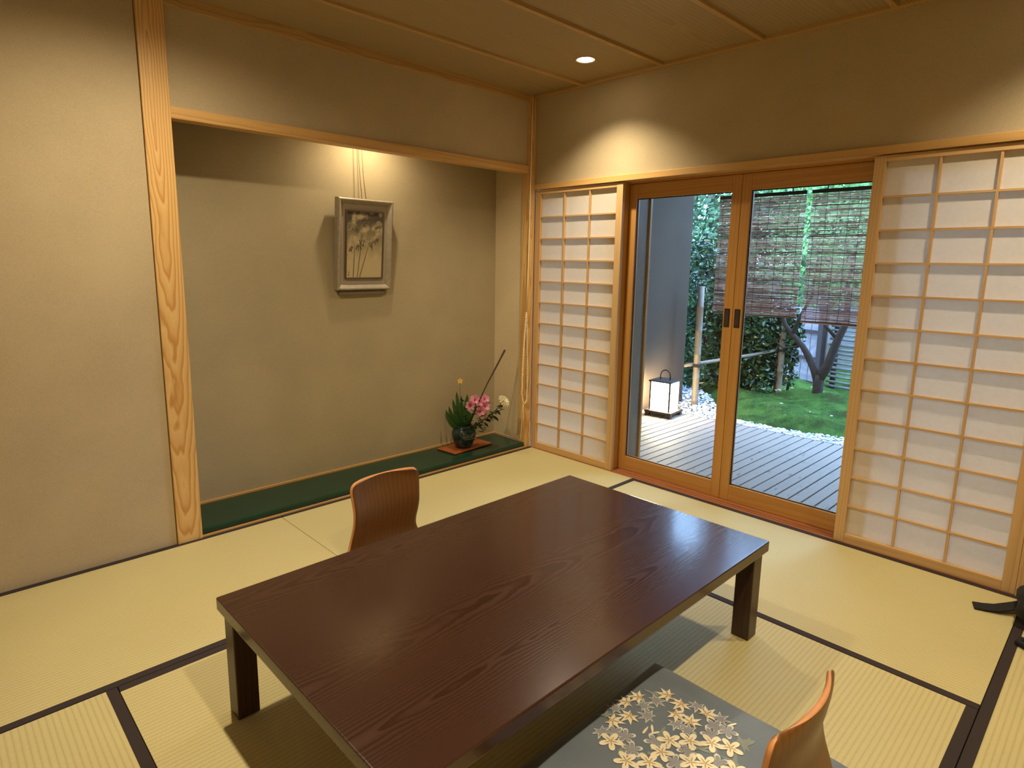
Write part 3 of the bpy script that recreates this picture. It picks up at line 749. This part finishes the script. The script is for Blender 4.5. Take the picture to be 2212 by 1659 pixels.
tag(mesh_obj('white_gravel', gv, leafmat('pale_pebble', [sr(150,152,160), sr(196,200,208), sr(226,228,234)], .7, 0), None), 'strip of white pebbles between the deck and the moss', 'gravel', kind='stuff')
struct('gravel_bed', B(DX+.02,3.2,-4,1.2,-.2,-.075), plain('gravel_sand', sr(120,118,118), .95, .3, 90, .6))
# moss
def moss_z(x, y):
    h = .10*math.sin(1.9*x+1.3*y+.6)*math.sin(1.4*y-.7*x+2.2)+.03*math.sin(5.1*x+2.7*y)+.030*math.sin(9*x-6*y)+.012*math.sin(17*x+11*y)*math.sin(15*y)
    e = min(1, max(0, (x-moss_edge(y))/.22)); return -.085+(.075+.03*min(1, (x-2)/2)+h*.75)*(e**.6)
ms = MB(); NX, NY = 110, 110; vs = []
for j in range(NY+1):
    yy = -2.8+4.2*j/NY; xs = moss_edge(yy)
    for i in range(NX+1):
        xx = xs+(5.2-xs)*(i/NX)**1.5; vs.append((xx, yy, moss_z(xx, yy)))
ms.add(vs, [(j*(NX+1)+i, j*(NX+1)+i+1, (j+1)*(NX+1)+i+1, (j+1)*(NX+1)+i) for j in range(NY) for i in range(NX)])
s = NT('moss_green'); ob, _ = s.obj()
s.set(color=s.ramp(s.noise(ob, 5, 5, .65), [(.3, sr(72,66,34)), (.42, sr(50,76,34)), (.6, sr(82,118,52)), (.8, sr(52,84,36))]), rough=.95, spec=.1)
s.bump(s.noise(ob, 70, 5, .7), .9, .03)
moss = tag(mesh_obj('moss_ground', ms, s.mat, None, smooth=True), 'mound of bright green moss beyond the pebbles', 'moss', kind='stuff')
tf = MB()
for k in range(26000):
    yy = rng.uniform(-2.2, .9); xs = moss_edge(yy); xx = xs+(4.6-xs)*rng.uniform(0,1)**1.4; z = moss_z(xx, yy)-.004
    a = rng.uniform(0, 6.28); l = rng.uniform(.006,.017); wd = .0035; ex, ey = rng.uniform(-.6,.6, 2)*l
    tf.add([(xx-wd*math.cos(a), yy-wd*math.sin(a), z), (xx+wd*math.cos(a), yy+wd*math.sin(a), z), (xx+ex, yy+ey, z+l)], [(0,1,2)])
mt = mesh_obj('moss_tuft', tf, leafmat('moss_tip', [sr(48,76,32), sr(84,124,52), sr(116,152,70), sr(84,88,42)], .9, .3), moss); mt['kind'] = 'stuff'
fl = MB()
for k in range(40):
    yy = rng.uniform(-1.7,.4); xx = rng.uniform(moss_edge(yy)+.2, 3.8); z = moss_z(xx, yy)+.028; a = rng.uniform(0, 6.28); c, s1 = .022*math.cos(a), .022*math.sin(a)
    fl.add([(xx-c,yy-s1,z),(xx+s1*.4,yy-c*.4,z+.006),(xx+c,yy+s1,z+.003),(xx-s1*.4,yy+c*.4,z)], [(0,1,2,3)])
tag(mesh_obj('fallen_leaves', fl, leafmat('fallen_leaf', [sr(196,180,110), sr(210,206,190)], .7, .2), None), 'pale fallen leaves scattered on the moss', 'leaves', kind='stuff')

# garden lantern on the deck
LX, LY = 1.63, -.075
t = thing('floor_lantern', (LX,LY,DZ), 'lit square paper lantern with a bronze handle standing on the deck', 'lantern', rz=R(6))
K = dict(world=False)
mesh_obj('base', MB().box(-.125,.125,-.125,.125,.030,.050), M['lantern_wood'], t, bevel=.004, **K)
for sx in (-1, 1):
    for sy in (-1, 1):
        mesh_obj('foot', B(sx*.10-.02, sx*.10+.02, sy*.10-.02, sy*.10+.02, .0005, .031), M['lantern_wood'], t, bevel=.002, **K)
        mesh_obj('corner_post', B(sx*.089-.0062, sx*.089+.0062, sy*.089-.0062, sy*.089+.0062, .050, .300), M['lantern_wood'], t, **K)
for a in range(4):
    pn = mesh_obj('paper_panel', B(-.083,.083,-.091,-.089,.052,.298), M['lantern_paper'], t, center=False, **K); pn.rotation_euler.z = a*math.pi/2
mesh_obj('roof', MB().box(-.105,.105,-.105,.105,.300,.312), M['lantern_wood'], t, bevel=.003, **K)
hp = [(0,-.045,.312),(0,-.045,.345)]+[(0,-.045*math.cos(math.pi*k/10),.350+.048*math.sin(math.pi*k/10)) for k in range(11)]+[(0,.045,.345),(0,.045,.312)]
mesh_obj('handle', MB().tube(hp, .0045, 8), M['black_metal'], t, smooth=True, **K)

# reed blinds hung from the eaves
rm = leafmat('reed', [sr(160,122,116), sr(204,172,158), sr(232,212,198), sr(150,112,110)], .5, .5)
def blind(y1, y0, z1, z0, x, label):
    t = thing('reed_blind', (x,(y0+y1)/2,z1), label, 'blind', 'reed blinds outside the doors')
    mesh_obj('top_bar', B(x-.012,x+.012,y0,y1,z1-.012,z1+.012), plain('blind_bar', sr(52,38,34), .7) if 'blind_bar' not in bpy.data.materials else bpy.data.materials['blind_bar'], t)
    rd = MB(); z = z1-.02
    while z > z0:
        segs = 7; ph = rng.uniform(0, 6); dz = rng.uniform(-.002,.002); r_ = rng.uniform(.0019,.0036)
        pts = [(x+rng.uniform(-.003,.003), y1+(y0-y1)*k/segs, z+dz*(2*k/segs-1)+rng.normal(0,.0011)) for k in range(segs+1)]
        rd.tube(pts, r_, 4, cap=False); z -= rng.uniform(.0058,.0098)
    ro = mesh_obj('reeds', rd, rm, t); ro['kind'] = 'stuff'
    cdm = MB(); yy = y1-.03
    while yy > y0: cdm.box(x-.006, x-.004, yy-.0010, yy+.0010, z0, z1); yy -= .072
    co = mesh_obj('cords', cdm, bpy.data.materials['blind_bar'], t); co['kind'] = 'stuff'
    mesh_obj('bottom_rod', MB().tube([(x,y0,z0-.004),(x,y1,z0-.004)], .007, 8), plain('split_bamboo', sr(130,92,66), .5) if 'split_bamboo' not in bpy.data.materials else bpy.data.materials['split_bamboo'], t, smooth=True)
    for yh in (y0+.10, y1-.10): mesh_obj('hanger', MB().tube([(x,yh,z1+.01),(x-.09,yh,2.23)], .004, 6), bpy.data.materials['blind_bar'], t)
blind(-.505, -1.155, 1.798, .920, 1.57, 'reed blind hanging behind the meeting stiles of the glass doors')
blind(-1.190, -2.00, 1.798, .893, 1.57, 'reed blind hanging behind the right glass door')

# foliage helper
def foliage(n, pts_fn, l0, l1, wr, droop=0.0):
    P = pts_fn(n); n = len(P)
    th_ = rng.uniform(0, 2*np.pi, n); ph = rng.uniform(-.9,.7, n)-droop
    d = np.stack([np.cos(th_)*np.cos(ph), np.sin(th_)*np.cos(ph), np.sin(ph)], 1)
    ref = rng.normal(size=(n,3)); sd = np.cross(d, ref); sd /= np.linalg.norm(sd, axis=1)[:,None]; nn = np.cross(d, sd)
    l = rng.uniform(l0, l1, n)[:,None]; wd = l*wr
    v = np.stack([P, P+d*l*.5+sd*wd+nn*wd*.4, P+d*l, P+d*l*.5-sd*wd+nn*wd*.4], 1).reshape(-1,3)
    mb = MB(); mb.v = [tuple(q) for q in v.tolist()]; mb.f = [f for i in range(n) for f in ((4*i,4*i+1,4*i+2),(4*i,4*i+2,4*i+3))]; mb.m = [0]*len(mb.f); return mb
def ell(c, r, shell_=.35):
    def fn(n):
        u = rng.normal(size=(n,3)); u /= np.linalg.norm(u, axis=1)[:,None]; rad = 1-shell_*rng.uniform(0,1,n)**1.0
        lump = 1+.12*np.sin(u[:,0]*7+1)*np.sin(u[:,2]*6)+.08*np.sin(u[:,1]*11)
        return np.array(c)+u*(rad*lump)[:,None]*np.array(r)
    return fn
def boxvol(x0, x1, y0, y1, z0, z1):
    def fn(n): return np.stack([rng.uniform(x0,x1,n), rng.uniform(y0,y1,n), rng.uniform(z0,z1,n)], 1)
    return fn
def multi(*fns):
    def fn(n): return np.concatenate([f(n//len(fns)) for f in fns])
    return fn
glossy = leafmat('camellia_leaf', [sr(22,44,28), sr(36,66,38), sr(54,84,46), sr(84,112,72)], .22, .12)
light = leafmat('maple_foliage', [sr(84,124,66), sr(120,164,92), sr(150,190,120), sr(104,148,96)], .5, .4)
mid = leafmat('shade_foliage', [sr(40,70,44), sr(64,98,62), sr(92,124,84)], .4, .25)
bark = plain('dark_bark', sr(42,34,30), .9, .35, 24, .9); bark2 = plain('grey_bark', sr(96,86,80), .9, .3, 24, .8)
def plant(name, label, cat, loc, leaves, lmat, stems, smat, group=None):
    t = thing(name, loc, label, cat, group)
    if stems: mesh_obj('stem' if cat == 'shrub' else 'trunk', stems, smat, t, smooth=True)
    o = mesh_obj('foliage', leaves, lmat, t); o['kind'] = 'stuff'; return t
def stems(c, n, h, spread):
    mb = MB(); rr = random.Random(int(h*100)+n)
    for k in range(n):
        a = rr.uniform(0, 6.28); x, y_ = c[0]+.08*math.cos(a), c[1]+.08*math.sin(a)
        mb.tube([(x,y_,-.15),(x+spread*.3*math.cos(a),y_+spread*.3*math.sin(a),h*.5),(x+spread*math.cos(a+.3),y_+spread*math.sin(a+.3),h)], [.016,.011,.005], 6)
    return mb
# camellia hedge behind the lantern
plant('camellia_shrub', 'tall glossy dark green camellia beside the grey outdoor wall', 'shrub', (2.95,.42,-.1),
      foliage(5200, multi(ell((2.95,.42,.95),(.38,.34,.72)), ell((2.9,.30,.45),(.36,.34,.5)), boxvol(2.7,3.2,.1,.75,.05,1.5)), .045, .085, .28, .2), glossy, stems((2.95,.42), 6, 1.4, .2), bark, 'camellia shrubs behind the bamboo fence')
plant('camellia_shrub', 'glossy camellia behind the meeting stiles of the glass doors', 'shrub', (3.15,-.05,-.1),
      foliage(4600, multi(ell((3.15,-.05,.62),(.34,.30,.55)), boxvol(2.95,3.4,-.35,.25,.05,1.0)), .045, .085, .28, .2), glossy, stems((3.15,-.05), 5, .9, .18), bark, 'camellia shrubs behind the bamboo fence')
plant('camellia_shrub', 'small camellia under the left reed blind beside the second bamboo post', 'shrub', (3.35,-.36,-.1),
      foliage(2400, multi(ell((3.35,-.34,.62),(.22,.20,.32)), boxvol(3.2,3.45,-.50,-.2,.1,.8)), .04, .075, .28, .2), glossy, stems((3.35,-.36), 4, .7, .12), bark, 'camellia shrubs behind the bamboo fence')
# bamboo fence
bam = plain('weathered_bamboo', sr(124,110,92), .55, .15, 30, .15); tie = plain('black_rope_tie', sr(34,28,26), .9)
t = thing('bamboo_fence', (2.2,-.05,-.12), 'low bamboo rail fence with two posts tied with black rope', 'fence')
def post(x, y_, z1, r_, tz):
    pts = [(x,y_,-.2)]; z = -.2
    rads = [r_]
    while z < z1-.25:
        z += .22; pts += [(x+.008*(z),y_+.012*z,z-.006),(x+.008*z,y_+.012*z,z),(x+.008*z,y_+.012*z,z+.006)]; rads += [r_*.98,r_*1.10,r_*.98]
    pts.append((x+.008*z1,y_+.012*z1,z1)); rads.append(r_*.97)
    p = mesh_obj('post', MB().tube(pts, rads, 14), bam, t, smooth=True)
    mesh_obj('tie', MB().tube([(x-.02,y_-.045,tz-.012),(x,y_-.05,tz-.01),(x+.045,y_-.02,tz-.005)], .009, 6).lathe([(r_*1.25,-.014),(r_*1.32,0),(r_*1.25,.014)], (x+.003,y_+.003,tz), 14), tie, p)
post(2.215,-.048,1.09,.031,.352); post(3.2,-.425,.73,.030,.452)
mesh_obj('rail', MB().tube([(2.12,.03,.352),(2.25,-.02,.362),(2.6,-.155,.392),(2.9,-.28,.42),(3.25,-.40,.455)], [.016,.017,.016,.016,.015], 10), bam, t, smooth=True)
mesh_obj('rail', MB().tube([(3.22,-.38,-.1),(3.24,-.37,.4),(3.26,-.36,.78)], .014, 10), bam, t, smooth=True)
# forked garden tree with a light crown
t = thing('garden_tree', (3.1,-.82,-.06), 'forked dark-barked tree growing out of the moss', 'tree')
tk = MB()
tk.tube([(3.1,-.815,-.12),(3.1,-.82,-.02),(3.1,-.83,.10),(3.1,-.832,.20),(3.1,-.835,.27)], [.075,.055,.046,.048,.046], 12)
tk.tube([(3.1,-.83,.20),(3.1,-.78,.32),(3.1,-.715,.44),(3.1,-.66,.52),(3.1,-.55,.63),(3.1,-.47,.72),(3.12,-.40,.95)], [.045,.036,.033,.028,.026,.022,.012], 10)
tk.tube([(3.1,-.83,.22),(3.1,-.895,.36),(3.1,-.93,.50),(3.1,-.96,.62),(3.1,-1.02,.78),(3.1,-1.0,1.1),(3.12,-1.03,1.5)], [.046,.042,.040,.036,.03,.022,.012], 10)
tk.tube([(3.1,-.55,.63),(3.05,-.62,.80),(3.08,-.70,1.0),(3.1,-.72,1.4)], [.02,.016,.013,.008], 8)
tk.tube([(3.1,-.62,.52),(3.02,-.50,.50),(3.0,-.44,.56)], [.014,.010,.006], 6)
tk.tube([(3.1,-.96,.62),(3.05,-.86,.74),(3.04,-.80,.9)], [.018,.013,.008], 8)
mesh_obj('trunk', tk, bark, t, smooth=True)
rr = random.Random(4)
for k in range(12):
    p = Vector((3.1, rr.uniform(-1.05,-.45), rr.uniform(.8,1.35))); pts = [p]; d = Vector((rr.uniform(-.3,.3), rr.choice([-1,1])*rr.uniform(.3,.9), rr.uniform(.2,.9)))
    for j in range(4): pts.append(pts[-1]+d*.11+Vector((rr.uniform(-.03,.03),rr.uniform(-.05,.05),rr.uniform(-.02,.04))))
    mesh_obj('branch', MB().tube(pts, [.010,.008,.006,.004,.002], 6), bark2, t, smooth=True)
o = mesh_obj('foliage', foliage(1600, multi(ell((3.1,-.75,1.5),(.7,.9,.45),.8), ell((3.2,-1.0,1.3),(.5,.5,.4),.9)), .03, .055, .3, .3), light, t); o['kind'] = 'stuff'
# board fence panel
fw_ = plain('fence_board', sr(128,122,126), .85, .3, 14, .4); dkw = plain('fence_frame', sr(46,34,32), .8, .2, 30)
def slope_obj(): pass
t = thing('board_fence', (4.35,-.1,-.1), 'grey board fence panel in a dark frame behind the tree', 'fence', rz=R(-20))
for k in range(7):
    mesh_obj('board', B(-.015,.0,-.33+.105*k,-.33+.105*k+.1,.05+.003*(k % 2),.92), fw_, t, world=False, bevel=.002)
for z in (.08,.36,.66): mesh_obj('rail', B(-.035,-.015,-.34,.41,z-.018,z+.018), dkw, t, world=False)
mesh_obj('post', B(-.05,.02,-.40,-.34,-.1,1.05), dkw, t, world=False); mesh_obj('post', B(-.05,.02,.41,.47,-.1,1.05), dkw, t, world=False)
# split bamboo screen fence at right
t = thing('bamboo_screen', (4.2,-.85,-.1), 'dark split-bamboo screen fence behind the right of the tree', 'fence', rz=R(-8))
for k in range(17):
    mesh_obj('slat', MB().tube([(rng.uniform(-.004,.004),-.75,.08+.052*k),(rng.uniform(-.004,.004),.33,.08+.052*k+rng.uniform(-.01,.01))], rng.uniform(.012,.019), 8), plain('screen_bamboo', sr(104,104,98), .6, .25, 20) if k == 0 else bpy.data.materials['screen_bamboo'], t, world=False, smooth=True)
for yy in (-.4,.28): mesh_obj('post', MB().tube([(.03,yy,-.1),(.03,yy,1.0)], .03, 10), dkw, t, world=False, smooth=True)
plant('dark_shrub', 'dark leafy shrub low behind the bamboo screen at right', 'shrub', (3.9,-1.35,-.1),
      foliage(1800, ell((3.9,-1.40,.55),(.35,.35,.5),.6), .04, .075, .28, .2), glossy, stems((3.9,-1.4), 4, .7, .12), bark)
# trees beyond
def tree(x, y_, h, r_, n, lm_, label, base=.3):
    tk = MB().tube([(x,y_,-.15),(x+.05,y_,h*.4),(x,y_+.05,h*.9)], [.09,.07,.03], 10)
    plant('background_tree', label, 'tree', (x,y_,-.15), foliage(n, multi(ell((x,y_,h*.75),(r_,r_,h*.4),.7), ell((x-.1,y_-.2,h*.45),(r_*.9,r_,h*.3),.7)), .06, .12, .3, .2), lm_, tk, bark2, 'trees beyond the garden')
tree(5.6,1.7,3.0,1.0,6500,mid,'leafy tree beyond the camellia, left of the garden view')
tree(5.9,.15,3.2,1.0,6500,light,'pale green tree behind the board fence')
tree(5.4,-1.25,3.0,.95,6500,light,'pale green tree behind the bamboo screen')
tree(8.4,2.4,4.4,1.5,5000,light,'tall pale tree farthest left beyond the camellia')
tree(7.6,1.2,4.2,1.5,7000,mid,'tall darker tree farthest back in the garden view')
tree(7.2,-.8,4.0,1.5,8000,light,'tall pale tree farthest back behind the reed blinds')
struct('ground_far', B(5,14,-12,10,-.12,-.09), plain('far_soil', sr(70,70,52), .95, .25, 12))
struct('wall_boundary', B(8.9,9.0,-8,8,-.15,1.3), plain('boundary_wall', sr(120,116,118), .9, .1, 4))
